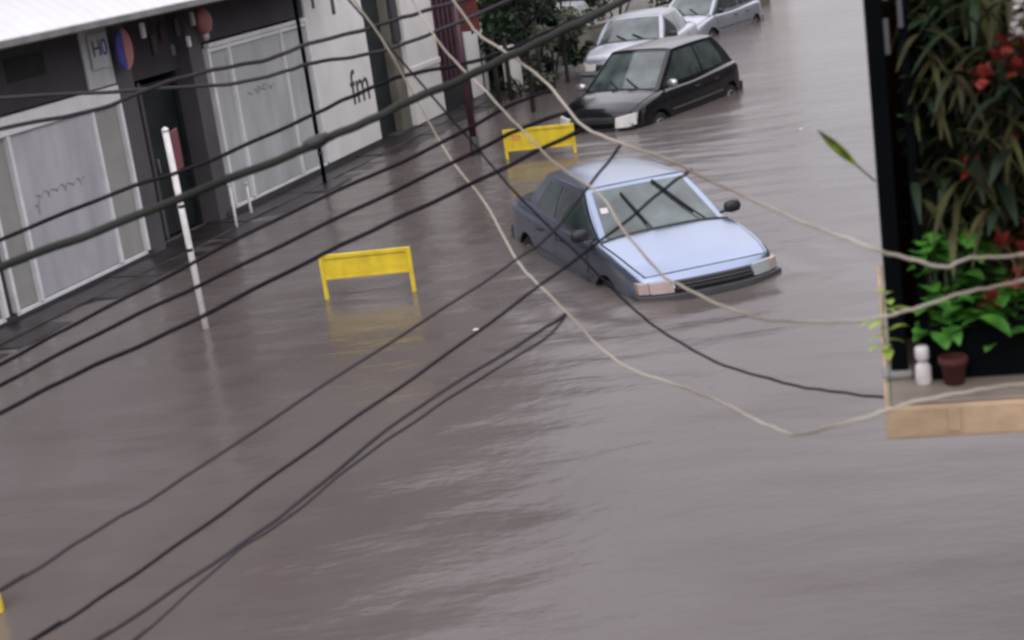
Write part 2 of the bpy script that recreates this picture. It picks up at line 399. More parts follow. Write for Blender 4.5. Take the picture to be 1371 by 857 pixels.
o = text('H', 0, 0, .3, 'letter', M['darkletter'], parent=hs); o.location = (.03, -.032, .16)
o = text('0', 0, 0, .3, 'letter', M['blueprint'], parent=hs); o.location = (.24, -.032, .16)
goods = [(18.85, 2.95, .05, .16, 'trim', 'pale narrow packet hanging leftmost above the shop doorway', 'packet'), (19.05, 2.72, .07, .22, 'blackplastic', 'black bag hanging above the maroon curtain of the doorway', 'bag'),
         (19.30, 2.86, .06, .18, 'maroon', 'dark maroon bag hanging in the middle above the doorway', 'bag'), (19.50, 2.60, .06, .12, 'wall_mid', 'small grey pouch hanging lowest above the doorway', 'pouch'),
         (19.72, 2.88, .07, .2, 'blackplastic', 'black bag hanging high on the right above the doorway', 'bag'), (19.98, 2.66, .04, .12, 'trim', 'small pale tag hanging right above the dark door', 'tag'),
         (20.20, 2.95, .04, .15, 'shutter', 'grey strip hanging beside the pale pink lantern', 'strip')]
for (s, z, ww, hh, mm, lab, cat) in goods:
    e = empty('hanging_'+cat, F(s, .12, z-hh/2), FA, lab, cat, 'goods hung above the shop doorway')
    V = []; 
    bx('pouch_body', M[mm], e, -ww*.8, ww*.8, -.03, .03, 0, hh*1.3, .02)
    MB().tube([(0, 0, hh*1.3), (0, .0, 3.2-(z-hh/2))], .005, 4).build('string', M['cable'], e)
bar = empty('hanging_rail', F(18.6, .12, 3.19), FA, 'thin dark rail fixed across the top of the doorway with goods hung from it', 'rail')
MB().tube([(0, 0, 0), (1.75, 0, 0)], .012, 6).build('rod', M['ironwork'], bar)
ln = empty('paper_lantern', F(20.42, .16, 2.72), FA, 'pale pink round lantern hanging at the right of the doorway', 'lantern')
MB().lathe([(.03, 0), (.10, .06), (.13, .18), (.11, .30), (.04, .38)], 12).build('lantern_shade', M['pinkprint'], ln, True)
MB().lathe([(.02, -.09), (.05, -.04), (.05, 0), (.03, .012)], 10).build('lantern_cap', M['petalwhite'], ln, True)
MB().tube([(0, 0, .38), (0, 0, .5)], .006, 4).build('string', M['cable'], ln)
# dark service pipe in front of the second shutter's right edge
pp = empty('drain_pipe', (-2.67, 25.25, -.429), 0, 'thin dark upright pipe between the second shutter and the white wall', 'pipe')
MB().tube([(0, 0, 0), (0, 0, 3.9)], .033, 10).build('pipe_body', M['ironwork'], pp, True)
for z in (.9, 2.3): MB().tube([(0, 0, z), (0, 0, z+.06)], .045, 10).build('pipe_collar', M['blackplastic'], pp, True)
# slim white guard posts
for i, (x, y, h, lab) in enumerate([(-3.73, 22.46, .63, 'taller slim white guard post at the right of the shop doorway'), (-3.62, 23.3, .48, 'shorter slim white guard post under the second shutter')]):
    e = empty('guard_post', (x, y, -.26), 0, lab, 'post', 'slim white guard posts by the doorway')
    MB().tube([(0, 0, 0), (0, 0, h+.26)], .022, 8).build('post_shaft', M['whitepaint'], e, True)
    MB().lathe([(.026, h+.24), (.026, h+.27), (.01, h+.285)], 8).build('post_cap', M['whitepaint'], e, True)

# ------------------------------------------------------------------ white pole with sign, red post
pl = empty('sign_pole', (-3.30, 16.69, -.43), R(8), 'leaning white painted pole standing in the water in front of the doorway', 'pole')
MB().tube([(0, 0, 0), (-.01, 0, 1.2), (-.03, 0, 2.61)], .035, 12).build('pole_shaft', M['whitepaint'], pl, True)
MB().lathe([(.038, 0), (.038, .03), (.012, .05)], 12, (-.03, 0, 2.60)).build('pole_cap', M['whitepaint'], pl, True)
pt = MB().box(-.012, .012, .03, .40, 2.16, 2.58); pt.xf(Matrix.Rotation(R(-9), 4, 'Z')); pt.build('sign_plate', M['pole_red'], pl, bevel=.004)
for z in (1.30, 1.78): MB().tube([(-.015, 0, z), (-.015, 0, z+.035)], .038, 12).build('cable_gap_band', M['cablegrey'], pl, True)  # grey bands added for the breaks where cables cross the white pole
rp = empty('red_post', (-.21, 26.05, -.43), 0, 'tall dark red post with black foot at the end of the shops behind the wires', 'post')
MB().tube([(0, 0, 0), (0, 0, .75)], .085, 10).build('post_foot', M['blackplastic'], rp, True)
MB().tube([(0, 0, .75), (0, 0, 3.1)], .062, 10).build('post_shaft', M['maroonmetal'], rp, True)
bn = MB().box(.05, .36, -.02, .02, 2.45, 3.0); bn.build('banner', M['redcloth'], rp, bevel=.01)

# ------------------------------------------------------------------ yellow barriers
def barrier(x, y, rz, wd, top, bot, lab, mark=False):
    e = empty('yellow_barrier', (x, y, -.43), rz, lab, 'barrier', 'yellow metal barriers standing in the flood')
    h = .43
    for sx in (0, wd): bx('leg', M['yellow'], e, sx-.022, sx+.022, -.022, .022, 0, h+top, .005)
    bx('top_rail', M['yellow'], e, .023, wd-.023, -.022, .022, h+top-.045, h+top, .005)
    bx('panel', M['yellow'], e, .026, wd-.026, -.006, .006, h+bot, h+top-.047, .002)
    bx('lower_rail', M['yellow'], e, .023, wd-.023, -.014, .014, h+bot-.024, h+bot, .004)
    for sx in (0, wd): bx('foot', M['yellow'], e, sx-.03, sx+.03, -.25, .25, .0, .04, .005)
    if mark:
        V, Fc = ell(.09, .055, -.010, -.007, 0, 2*math.pi*.99); o = mesh('printed_mark', V, Fc, M['orange'], e); o.location = (.18, 0, h+.33)
    return e
barrier(-2.02, 17.30, math.atan2(-.19, .99), 1.01, .50, .24, 'yellow barrier standing alone in the water near the middle, left of the blue car')
barrier(.29, 25.20, math.atan2(-.3, 1.06), 1.12, .47, .14, 'yellow barrier behind the blue car, in front of the black parked car', True)
barrier(-4.62, 9.76, math.atan2(-.02, 1), 1.0, .31, .06, 'yellow barrier cut off by the left edge of the picture, nearest the viewer')

# ------------------------------------------------------------------ cars
SEDAN = dict(
  T=[(-2.14, .66, .78, .80), (-2.08, .75, .90, .93), (-1.95, .79, .925, .96), (-1.6, .82, .935, .975), (-1.0, .83, .92, .96), (0, .835, .90, .93),
     (.85, .825, .895, .955), (1.3, .81, .85, .90), (1.8, .785, .775, .815), (2.0, .755, .725, .755), (2.08, .72, .67, .69), (2.12, .69, .60, .60)],
  ab=(.93, .69, .90), at=(.24, .555, 1.325), ct=(-1.02, .545, 1.315), cb=(-1.55, .66, .93), rtop=1.375, hood=(.99, 2.02), trunk=(-2.06, -1.62),
  ax=(1.30, -1.22), fr=2.12, rr=-2.14, fw=.72)
HATCH = dict(
  T=[(-1.86, .70, .84, .86), (-1.80, .77, .93, .95), (-1.5, .81, .945, .97), (-.9, .83, .93, .96), (0, .84, .90, .94),
     (.95, .83, .90, .97), (1.3, .82, .87, .93), (1.7, .79, .80, .85), (1.9, .75, .73, .76), (1.98, .71, .66, .68), (2.03, .68, .58, .58)],
  ab=(1.05, .71, .92), at=(.28, .57, 1.47), ct=(-1.15, .56, 1.46), cb=(-1.74, .66, .95), rtop=1.53, hood=(1.12, 1.94), trunk=None,
  ax=(1.25, -1.25), fr=2.03, rr=-1.86, fw=.70)

def make_car(name, label, group, spec, paint, pos, opts={}):
    x0, y0, yaw = pos
    car = empty(name, (x0, y0, -WATER_DEPTH-opts.get('sink', 0)), yaw, label, 'car', group)
    T = spec['T']
    def st(x): return lerp_tab(T, x)
    def deck(x, y):
        w_, zs, zc = st(x); a = min(1, abs(y)/(w_-.09)); return zc-(zc-zs)*a*a*a
    def side_y(x, z):
        w_, zs, zc = st(x)
        P = sec(x)
        for i in range(len(P)-1):
            if P[i][1] <= z <= P[i+1][1]+1e-9:
                t_ = (z-P[i][1])/max(1e-6, P[i+1][1]-P[i][1]); return P[i][0]+(P[i+1][0]-P[i][0])*t_
        return w_
    def sec(x):
        w_, zs, zc = st(x)
        P = [(w_-.10, .17), (w_-.035, .24), (w_-.008, .36), (w_+.004, .50), (w_, .5+(zs-.5)*.5), (w_-.012, zs-.09), (w_-.028, zs-.04), (w_-.055, zs-.012), (w_-.09, zs)]
        P = [(p[0], min(p[1], zs-(8-i)*.004)) for i, p in enumerate(P)]
        for k in (.86, .7, .5, .28, 0): y = (w_-.09)*k; P.append((y, zc-(zc-zs)*k**3))
        return P
    # lower body shell
    n = 56; V = []; Fc = []; X = [T[0][0]+(T[-1][0]-T[0][0])*i/n for i in range(n+1)]
    for x in X:
        P = sec(x); ring = [(x, y, z) for y, z in P]+[(x, -y, z) for y, z in reversed(P[:-1])]; m_ = len(ring); V += ring
    for i in range(n):
        for k in range(m_-1): Fc.append((i*m_+k, (i+1)*m_+k, (i+1)*m_+k+1, i*m_+k+1))
        Fc.append((i*m_+m_-1, (i+1)*m_+m_-1, (i+1)*m_, i*m_))
    Fc.append(tuple(range(m_))); Fc.append(tuple(n*m_+k for k in range(m_-1, -1, -1)))
    body = mesh('body', V, Fc, M[paint], car, True)
    bm = bmesh.new(); bm.from_mesh(body.data); bmesh.ops.recalc_face_normals(bm, faces=bm.faces); bm.to_mesh(body.data); bm.free()
    body.data.materials.append(M['blackplastic'])
    # wheel arches
    cut = MB()
    for ax in spec['ax']:
        for sy in (-1, 1): cut.lathe([(.345, sy*.55), (.345, sy*1.1)] if sy > 0 else [(.345, -1.1), (.345, -.55)], 24, (ax, 0, .30), axis='Y')
    co = cut.build('tmp_cut', M['blackplastic'])
    bm = bmesh.new(); bm.from_mesh(co.data); bmesh.ops.recalc_face_normals(bm, faces=bm.faces); bm.to_mesh(co.data); bm.free()
    co.matrix_world = car.matrix_basis
    md = body.modifiers.new('arch', 'BOOLEAN'); md.object = co; md.operation = 'DIFFERENCE'; md.solver = 'EXACT'
    bpy.context.view_layer.update()
    me = bpy.data.meshes.new_from_object(body.evaluated_get(bpy.context.evaluated_depsgraph_get()))
    body.modifiers.clear(); body.data = me; bpy.data.objects.remove(co)
    es = body.modifiers.new('edge', 'EDGE_SPLIT'); es.split_angle = R(38)
    # cabin: painted surround patches, glass panels laid on them
    ab, at, ct, cb, rt = spec['ab'], spec['at'], spec['ct'], spec['cb'], spec['rtop']
    def patch(c, bulge):                                  # c: 4 corners (00,10,11,01)
        c = [Vector(p) for p in c]; nrm = (c[1]-c[0]).cross(c[3]-c[0]).normalized()
        def f(u, v, off=0):
            p = c[0]*(1-u)*(1-v)+c[1]*u*(1-v)+c[2]*u*v+c[3]*(1-u)*v
            if callable(bulge): return p+bulge(u, v)+nrm*off
            return p+nrm*(off+bulge*4*u*(1-u)*(.35+.65*4*v*(1-v)))
        return f, nrm
    def surf(name, f, mt, parent, q=((0, 0), (1, 0), (1, 1), (0, 1)), nu=12, nv=8, off=0.0, th=.012):
        V = []; Fc = []
        for layer in (off, off-th):
            for j in range(nv+1):
                for i in range(nu+1):
                    a, b_ = i/nu, j/nv
                    u = q[0][0]*(1-a)*(1-b_)+q[1][0]*a*(1-b_)+q[2][0]*a*b_+q[3][0]*(1-a)*b_
                    v = q[0][1]*(1-a)*(1-b_)+q[1][1]*a*(1-b_)+q[2][1]*a*b_+q[3][1]*(1-a)*b_
                    V.append(f(u, v, layer))
        m1 = (nu+1)*(nv+1); g = lambda i, j, l: l*m1+j*(nu+1)+i
        for j in range(nv):
            for i in range(nu):
                Fc.append((g(i, j, 0), g(i+1, j, 0), g(i+1, j+1, 0), g(i, j+1, 0)))
                Fc.append((g(i, j+1, 1), g(i+1, j+1, 1), g(i+1, j, 1), g(i, j, 1)))
        for i in range(nu):
            Fc.append((g(i, 0, 1), g(i+1, 0, 1), g(i+1, 0, 0), g(i, 0, 0))); Fc.append((g(i, nv, 0), g(i+1, nv, 0), g(i+1, nv, 1), g(i, nv, 1)))
        for j in range(nv):
            Fc.append((g(0, j, 0), g(0, j+1, 0), g(0, j+1, 1), g(0, j, 1))); Fc.append((g(nu, j, 1), g(nu, j+1, 1), g(nu, j+1, 0), g(nu, j, 0)))
        o = mesh(name, V, Fc, mt, parent, True); e_ = o.modifiers.new('edge', 'EDGE_SPLIT'); e_.split_angle = R(50); return o
    my = lambda p: (p[0], -p[1], p[2])
    # front (u from right to left as seen by driver -> outward normal forward)
    fw, _ = patch((my(ab), ab, at, my(at)), lambda u, v: Vector((.10*4*u*(1-u), 0, .03*4*u*(1-u)*v)))
    surf('windscreen_surround', fw, M[opts.get('pillar', paint)], body, th=.03)
    ws = surf('windscreen', fw, M['windscreen'], car, ((.045, .05), (.955, .05), (.95, .93), (.05, .93)), off=.006, th=.004)
    rw, _ = patch((cb, my(cb), my(ct), ct), lambda u, v: Vector((-.08*4*u*(1-u), 0, .02*4*u*(1-u)*v)))
    surf('rear_screen_surround', rw, M[paint], body, th=.03)
    surf('rear_window', rw, M['glass'], car, ((.06, .10), (.94, .10), (.92, .92), (.08, .92)), off=.006, th=.004)
    zr = (at[2]+ct[2])/2
    rf, _ = patch((my(ct), my(at), at, ct), lambda u, v: Vector((0.10*0, 0, (rt-zr)*(4*v*(1-v))**.6*(.65+.35*(4*u*(1-u))**.7)))+Vector(((.10*4*v*(1-v))*u**6-(.08*4*v*(1-v))*(1-u)**6, 0, 0)))
    surf('roof', rf, M[paint], car, nu=18, nv=18, off=.004, th=.03)
    for sy in (1, -1):
        A, A2, C2_, C_ = ab, at, ct, cb
        base = [(C_[0], sy*C_[1], C_[2]-.02), (A[0], sy*A[1], A[2]-.01), (A2[0], sy*A2[1], A2[2]), (C2_[0], sy*C2_[1], C2_[2])]
        if sy > 0: base = [base[1], base[0], base[3], base[2]]
        def bl(u, v, sy=sy): return Vector((0, sy*(.075*4*u*(1-u)*(1-v)+.022*math.sin(math.pi*v)), .012*4*u*(1-u)*v))
        sf, _ = patch(base, bl)
        U = (lambda a: 1-a) if sy > 0 else (lambda a: a)      # a: 0 rear, 1 front
        surf('side_frame', sf, M[paint], body, nu=20, th=.03)
        def win(nm, pts, par=car):
            q = [(U(a), b_) for a, b_ in pts]
            if sy > 0: q = [q[1], q[0], q[3], q[2]]
            return surf(nm, sf, M['glass'], par, q, off=.006, th=.004)
        win('front_side_window', ((.50, .10), (.965, .10), (.93, .90), (.56 if spec is SEDAN else .54, .90)))
        win('rear_side_window', ((.17, .12), (.475, .10), (.50, .90), (.17, .90)) if spec is SEDAN else ((.16, .12), (.475, .10), (.51, .90), (.13, .90)))
        # doors
        def door(nm, xa, xb, za, zb, slant=0):
            nu, nv = 8, 6; V = []; Fc = []
            for l in (.006, -.01):
                for j in range(nv+1):
                    for i in range(nu+1):
                        z = za+(zb(xa)-za)*j/nv; x = xa+(xb-xa)*i/nu
                        z = za+(zb(x)-za)*j/nv
                        V.append((x, sy*(side_y(x, z)+l), z))
            m1 = (nu+1)*(nv+1); g = lambda i, j, l: l*m1+j*(nu+1)+i
            for j in range(nv):
                for i in range(nu):
                    Fc.append((g(i, j, 0), g(i+1, j, 0), g(i+1, j+1, 0), g(i, j+1, 0)))
            for i in range(nu):
                Fc.append((g(i, 0, 1), g(i+1, 0, 1), g(i+1, 0, 0), g(i, 0, 0))); Fc.append((g(i, nv, 0), g(i+1, nv, 0), g(i+1, nv, 1), g(i, nv, 1)))
            for j in range(nv):
                Fc.append((g(0, j, 0), g(0, j+1, 0), g(0, j+1, 1), g(0, j, 1))); Fc.append((g(nu, j, 1), g(nu, j+1, 1), g(nu, j+1, 0), g(nu, j, 0)))
            if sy > 0: Fc = [tuple(reversed(f_)) for f_ in Fc]
            o = mesh(nm, V, Fc, M[paint], car, True); e_ = o.modifiers.new('edge', 'EDGE_SPLIT'); e_.split_angle = R(50)
            return o
        zb = lambda x: st(x)[1]-.03
        xm = -.12; xf_ = ab[0]-.10; xr = spec['ax'][1]+.40
        d1 = door('front_door', xm, xf_, .24, zb); d2 = door('rear_door', xr, xm-.014, .24, zb)
        for d_, hx in ((d1, xm+.12), (d2, xr+.16)):
            yy = side_y(hx, .79)
            bx('door_handle', M['blackplastic'], d_, hx-.07, hx+.07, min(sy*(yy), sy*(yy+.03)), max(sy*(yy), sy*(yy+.03)), .775, .80, .006)
        for xs_ in (xm-.007, xf_+.004, xr-.004):              # dark door gaps
            P = [(xs_, sy*(side_y(xs_, z)+.002), z) for z in [.25+(zb(xs_)-.25)*k/8 for k in range(9)]]
            MB().tube(P, .0045, 4).build('door_gap', M['blackplastic'], body)
        # mirror
        mxx, myy, mzz = ab[0]-.16, sy*(ab[1]+.17), ab[2]+.07
        mi = MB().lathe([(.02, -.09), (.075, -.07), (.095, 0), (.08, .075), (.02, .10)], 12, (0, 0, 0), axis='Y')
        mi.xf(Matrix.Translation((mxx, myy, mzz)) @ Matrix.Diagonal((.55, 1, .75, 1)))
        mo = mi.build('door_mirror', M[opts.get('mirror', 'blackplastic')], car, True)
        MB().tube([(mxx, sy*(ab[1]+.0), mzz-.05), (mxx, myy, mzz-.02)], .018, 6).build('mirror_arm', M['blackplastic'], mo)
        # side rubbing strip
        P = [(x, sy*(side_y(x, .56)+.006), .56) for x in [spec['ax'][1]+.37+(spec['ax'][0]-.37-spec['ax'][1]-.37)*k/16 for k in range(17)]]
        MB().tube(P, .016, 6).build('rubbing_strip', M['greyplastic'], car)
        # wheels
        for ax in spec['ax']:
            w1 = MB().lathe([(.20, -.09), (.27, -.095), (.292, -.06), (.295, 0), (.292, .06), (.27, .095), (.20, .09)], 28, (0, 0, 0), axis='Y')
            w1.xf(Matrix.Translation((ax, sy*(st(ax)[0]-.11), .295))); wh = w1.build('wheel', M['rubber'], car, True)
            r1 = MB().lathe([(.205, 0), (.19, .03), (.16, .01), (.06, .02), (.05, .045), (.0, .05)], 24, (0, 0, 0), axis='Y')
            r1.xf(Matrix.Translation((ax, sy*(st(ax)[0]-.035), .295)) @ Matrix.Diagonal((1, sy, 1, 1))); r1.build('rim', M['rim'], wh, True)
    # hood and boot lid as panels with a shut line
    def panel(nm, xa, xb, hw, off=.007):
        nu, nv = 16, 16; V = []; Fc = []
        for l in (off, -.004):
            for j in range(nv+1):
                for i in range(nu+1):
                    x = xa+(xb-xa)*i/nu; t_ = -1+2*j/nv; h_ = hw(x)
                    xx = x-(.05*t_*t_ if i == nu else 0)*0
                    y = t_*h_; V.append((xx, y, deck(xx, y)+l))
        m1 = (nu+1)*(nv+1); g = lambda i, j, l: l*m1+j*(nu+1)+i
        for j in range(nv):
            for i in range(nu): Fc.append((g(i, j, 0), g(i+1, j, 0), g(i+1, j+1, 0), g(i, j+1, 0)))
        for i in range(nu):
            Fc.append((g(i, 0, 1), g(i+1, 0, 1), g(i+1, 0, 0), g(i, 0, 0))); Fc.append((g(i, nv, 0), g(i+1, nv, 0), g(i+1, nv, 1), g(i, nv, 1)))
        for j in range(nv):
            Fc.append((g(0, j, 0), g(0, j+1, 0), g(0, j+1, 1), g(0, j, 1))); Fc.append((g(nu, j, 1), g(nu, j+1, 1), g(nu, j+1, 0), g(nu, j, 0)))
        o = mesh(nm, V, Fc, M[paint], car, True); e_ = o.modifiers.new('edge', 'EDGE_SPLIT'); e_.split_angle = R(45); return o
    ha, hb = spec['hood']
    hw = lambda x: st(x)[0]-.115
    panel('bonnet', ha, hb, hw)
    for sy in (-1, 1):
        MB().tube([(x, sy*(hw(x)+.008), deck(x, hw(x)+.008)+.001) for x in [ha+(hb-ha)*k/12 for k in range(13)]], .006, 4).build('bonnet_gap', M['blackplastic'], body)
    MB().tube([(ha-.02+.03*math.cos(t_*1.5), t_*hw(ha), deck(ha, t_*hw(ha))+.004) for t_ in [-1+k/6 for k in range(13)]], .022, 5).build('scuttle_grille', M['blackplastic'], car)
    if spec['trunk']:
        panel('boot_lid', spec['trunk'][0]+.02, spec['trunk'][1], hw)
        MB().tube([(spec['trunk'][1]+.012, t_*hw(-1.6), deck(-1.6, t_*hw(-1.6))+.002) for t_ in [-1+k/6 for k in range(13)]], .006, 4).build('boot_gap', M['blackplastic'], body)
    # front end
    fr, fwid = spec['fr'], spec['fw']
    def front_x(y): return fr-.03*(abs(y)/fwid)**2.5
    def strip(nm, ya, yb, za, zb_, off, mt, par=car, n=10, back=.12, lean=0.0, tap=0.0, sweep=0.0):
        V = []; Fc = []
        for k in range(n+1):
            y = ya+(yb-ya)*k/n; x = front_x(y)+off-sweep*(k/n)**2; zl = za+tap*(k/n); zh = zb_-tap*.7*(1-k/n)
            V += [(x-back, y, zl), (x, y, zl), (x-lean, y, zh), (x-back-lean, y, zh)]
        for k in range(n):
            for j in range(4): Fc.append((k*4+j, (k+1)*4+j, (k+1)*4+(j+1) % 4, k*4+(j+1) % 4))
        Fc += [(0, 1, 2, 3), (n*4+3, n*4+2, n*4+1, n*4)]
        o = mesh(nm, V, Fc, mt, par); bv = o.modifiers.new('bevel', 'BEVEL'); bv.width = .006; bv.segments = 2; return o
    zt = st(fr-.1)[1]
    gx = opts.get('lamp_in', .42)-.02
    gr = strip('grille', -gx, gx, zt-.14, zt-.045, .035, M['blackplastic'], lean=.02)
    for k in range(2): strip('grille_bar', -gx+.01, gx-.01, zt-.118+.035*k, zt-.108+.035*k, .045, M['greyplastic'], gr, back=.02)
    for sy, lm_ in ((-1, opts.get('lamp_r', 'lamp')), (1, opts.get('lamp_l', 'lamp'))):
        a_, b_ = (opts.get('lamp_in', .42), fwid-.08)
        hl = strip('headlight', sy*a_, sy*(b_ if not opts.get('wrap') else fwid+.02), zt-.15+opts.get('lamp_drop', 0), zt-.035+opts.get('lamp_up', 0), .045 if not opts.get('wrap') else .06, M[lm_], lean=.035, tap=opts.get('wrap', 0), sweep=.05 if opts.get('wrap') else 0)
        if not opts.get('wrap'): strip('indicator', sy*(b_+.004), sy*(fwid+.015), zt-.15, zt-.04, .035, M['amber'], lean=.02, n=4)
        if not opts.get('wrap'): strip('headlight_rim', sy*(a_-.012), sy*(b_+.002), zt-.158+opts.get('lamp_drop', 0), zt-.152+opts.get('lamp_drop', 0), .05, M['blackplastic'], hl)
    bp_ = strip('front_bumper', -fwid-.045, fwid+.045, .27, zt-.16+min(0, opts.get('lamp_drop', 0)), .10, M[opts.get('bumper', 'greyplastic')], n=18, back=.25, lean=.02)
    strip('bumper_strip', -fwid-.03, fwid+.03, .47, .50, .107, M['blackplastic'], bp_, n=18, back=.02)
    if not opts.get('wrap'): strip('licence_plate', -.20, .20, .36, .47, .115, M['plate'], n=2, back=.02)
    # rear end
    rr = spec['rr']
    for sy in (-1, 1):
        tl = bx('tail_light', M['redlamp'], car, rr-.02, rr+.10, min(sy*.44, sy*.70), max(sy*.44, sy*.70), .66, .80, .012)
    rb = MB().box(rr-.08, rr+.22, -.76, .76, .28, .58).build('rear_bumper', M[opts.get('bumper', 'greyplastic')], car, bevel=.03)
    # wipers
    wl = opts.get('wiper', ((-.10, -.45, .78), (.52, .10, .80)))
    for i, (ub, ut, vt) in enumerate(wl):
        P = [fw((ub+1)/2, .0, .03), fw((ub+(ut-ub)*.35+1)/2, vt*.35, .035), fw((ut+1)/2, vt, .03)]
        wi = MB().tube(catmull(P, 4), .011, 5).build('wiper', M['blackplastic'], car)
        Q = [fw(((ub+(ut-ub)*(.25+.75*k/6))+1)/2, vt*(.25+.75*k/6), .018) for k in range(7)]
        MB().tube(Q, .016, 5).build('wiper_blade', M['rubber'], wi)
    if opts.get('sticker'):
        surf('windscreen_sticker', fw, M['petalwhite'], ws, ((.07, .50), (.13, .50), (.13, .60), (.07, .60)), 2, 2, off=.009, th=.002)
    if opts.get('antenna'):
        MB().tube([(at[0]-.05, 0, rt), (at[0]-.28, 0, rt+.16)], .005, 5).build('aerial', M['blackplastic'], car)
    for o in car.children_recursive:                      # rounded plan shape: corners swept back at nose and tail
        if o.type != 'MESH': continue
        for v in o.data.vertices:
            x, y = v.co.x, abs(v.co.y)
            f_ = max(0, min(1, (x-(fr-.75))/.75)); b_ = max(0, min(1, ((rr+.6)-x)/.6))
            v.co.x -= .17*(y/.78)**3*f_*f_*(3-2*f_); v.co.x += .14*(y/.78)**3*b_*b_*(3-2*b_)
    car.rotation_euler = (0, opts.get('nose', 0), yaw); car.scale = opts.get('scale', (1, 1, 1))
    return car

blue = make_car('sedan_car', 'light blue four door saloon standing in the flood in mid street', None, SEDAN, 'bluepaint', MAIN,
    dict(lamp_r='amber', lamp_l='lampgrey', sticker=True, scale=(1.06, 1.03, 1.0), nose=.008, sink=.035, wiper=((-.18, -.42, .80), (.70, .25, .92))))
make_car('parked_car', 'black hatchback parked behind the yellow barrier with a big white headlight', 'cars parked along the far left side', HATCH, 'darkpaint', (3.11, 28.527, -2.19476),
    dict(scale=(1.10, 1.05, 1.05), sink=.04, lamp_drop=-.11, lamp_in=.43, wrap=.07, lamp_up=.03, mirror='rimsteel', bumper='darkpaint', wiper=((.1, -.4, .3), (.6, .1, .3))))
make_car('parked_car', 'silver saloon parked directly behind the black hatchback, windscreen above its roof', 'cars parked along the far left side', SEDAN, 'silverpaint', (3.72, 35.7, -1.93),
    dict(scale=(1.08, 1.1, 1.13), bumper='silverpaint', wiper=((.1, -.4, .3), (.6, .1, .3))))
make_car('parked_car', 'bright silver hatchback farthest up the street, right of the silver saloon', 'cars parked along the far left side', HATCH, 'silverpaint', (6.0, 41.0, -2.2),
    dict(bumper='greypaint', mirror='blackplastic', wiper=((.1, -.4, .3), (.6, .1, .3))))
make_car('parked_car', 'grey car half hidden left of the silver saloon, next to the dark bushes', 'cars parked along the far left side', HATCH, 'greypaint', (2.2, 42.0, -1.9),
    dict(bumper='greypaint', wiper=((.1, -.4, .3), (.6, .1, .3))))

# ------------------------------------------------------------------ trees, bushes and low walls beyond the shops
def leaves(centres, n, size, name, m, parent, flat=.5):
    V = []; Fc = []
    for i in range(n):
        c, rx, ry, rz = centres[i % len(centres)]
        while True:
            p = Vector((random.uniform(-1, 1), random.uniform(-1, 1), random.uniform(-1, 1)))
            if .35 < p.length < 1: break
        q = Vector((c[0]+p.x*rx, c[1]+p.y*ry, c[2]+p.z*rz)); s = size*random.uniform(.6, 1.3)
        d = Vector((random.gauss(0, 1), random.gauss(0, 1), random.gauss(-.3, flat))).normalized()
        e = d.cross(Vector((random.gauss(0, 1), random.gauss(0, 1), random.gauss(0, 1)))).normalized()
        f_ = d.cross(e); k = len(V)
        V += [q, q+d*s*.5+e*s*.28, q+d*s+f_*s*.12, q+d*s*.5-e*s*.28]; Fc += [(k, k+1, k+2), (k, k+2, k+3)]
    return mesh(name, V, Fc, m, parent)
def blobs(n, R3, z0, z1):
    o = []
    for i in range(n):
        a = random.uniform(0, 6.28); r = R3*random.uniform(.15, 1)**.6
        o.append((Vector((r*math.cos(a), r*math.sin(a), random.uniform(z0, z1))), R3*random.uniform(.25, .5), R3*random.uniform(.25, .5), R3*random.uniform(.2, .38)))
    return o
def tree(x, y, h, r, lab, m, zc0, n=2600, lean=.1, tr=.07, size=.20):
    t = empty('street_tree', (x, y, -.43), random.uniform(0, 6), lab, 'tree', 'trees beyond the end of the shops')
    pts = [(0, 0, 0), (lean*.3, 0, h*.35), (lean, .05, h*.7), (lean*1.2, 0, h)]
    P = catmull(pts, 4); k = len(P)
    tk = MB().tube(P, [tr*(1-.6*i/(k-1)) for i in range(k)], 8)
    for i in range(5):
        a = i*1.3; b0 = Vector(P[int(k*(.45+.1*i))]) if int(k*(.45+.1*i)) < k else Vector(P[-1])
        tk.tube([b0, b0+Vector((math.cos(a)*r*.4, math.sin(a)*r*.4, .35)), b0+Vector((math.cos(a)*r*.75, math.sin(a)*r*.75, .8))], [tr*.5, tr*.35, tr*.12], 6)
    tk.build('trunk', M['bark'], t, True)
    leaves(blobs(12, r, zc0, h+.7), n, size, 'crown', M[m], t)
    return t
tree(.95, 30.3, 2.6, 1.0, 'slim street tree with a dark trunk rising just left of the black parked car', 'leafdark', 2.3, 1500, -.25, .06, .15)
tree(.05, 34.0, 3.2, 1.3, 'dark leafy street tree beside the end of the white shop wall', 'leafdark', 1.5, 3000, .1, .08, .18)
tree(1.6, 38.5, 4.0, 1.7, 'full dark green tree behind the slim street tree at the top edge', 'leafdark', 1.4, 5000, .1, .1, .2)
tree(1.9, 34.2, 2.4, .7, 'small olive coloured street tree between the slim tree and the silver saloon', 'leafolive', 1.3, 1100, .05, .05, .15)
for (x, y, hh, rr_, lab) in [(-.6, 41.0, 8.0, 2.3, 'added tall tree behind the garden wall, its unseen crown softening the water reflection')]:  # crown out of view, added to soften the reflection edge on the water
    tree(x, y, hh, rr_, lab, 'leafdark', 4.2, 4200, .2, .16, .34)
def bush(x, y, r, h, lab, m, n=2500, size=.16):
    t = empty('bush', (x, y, -.3), 0, lab, 'bush', 'bushes beyond the end of the shops')
    leaves(blobs(9, r, .2*h, h), n, size, 'foliage', M[m], t)
    tk = MB()
    for i in range(5):
        a = i*1.25; tk.tube([(0, 0, -.12), (math.cos(a)*r*.3, math.sin(a)*r*.3, h*.5), (math.cos(a)*r*.6, math.sin(a)*r*.6, h*.9)], [.03, .02, .008], 5)
    tk.build('stems', M['bark'], t)
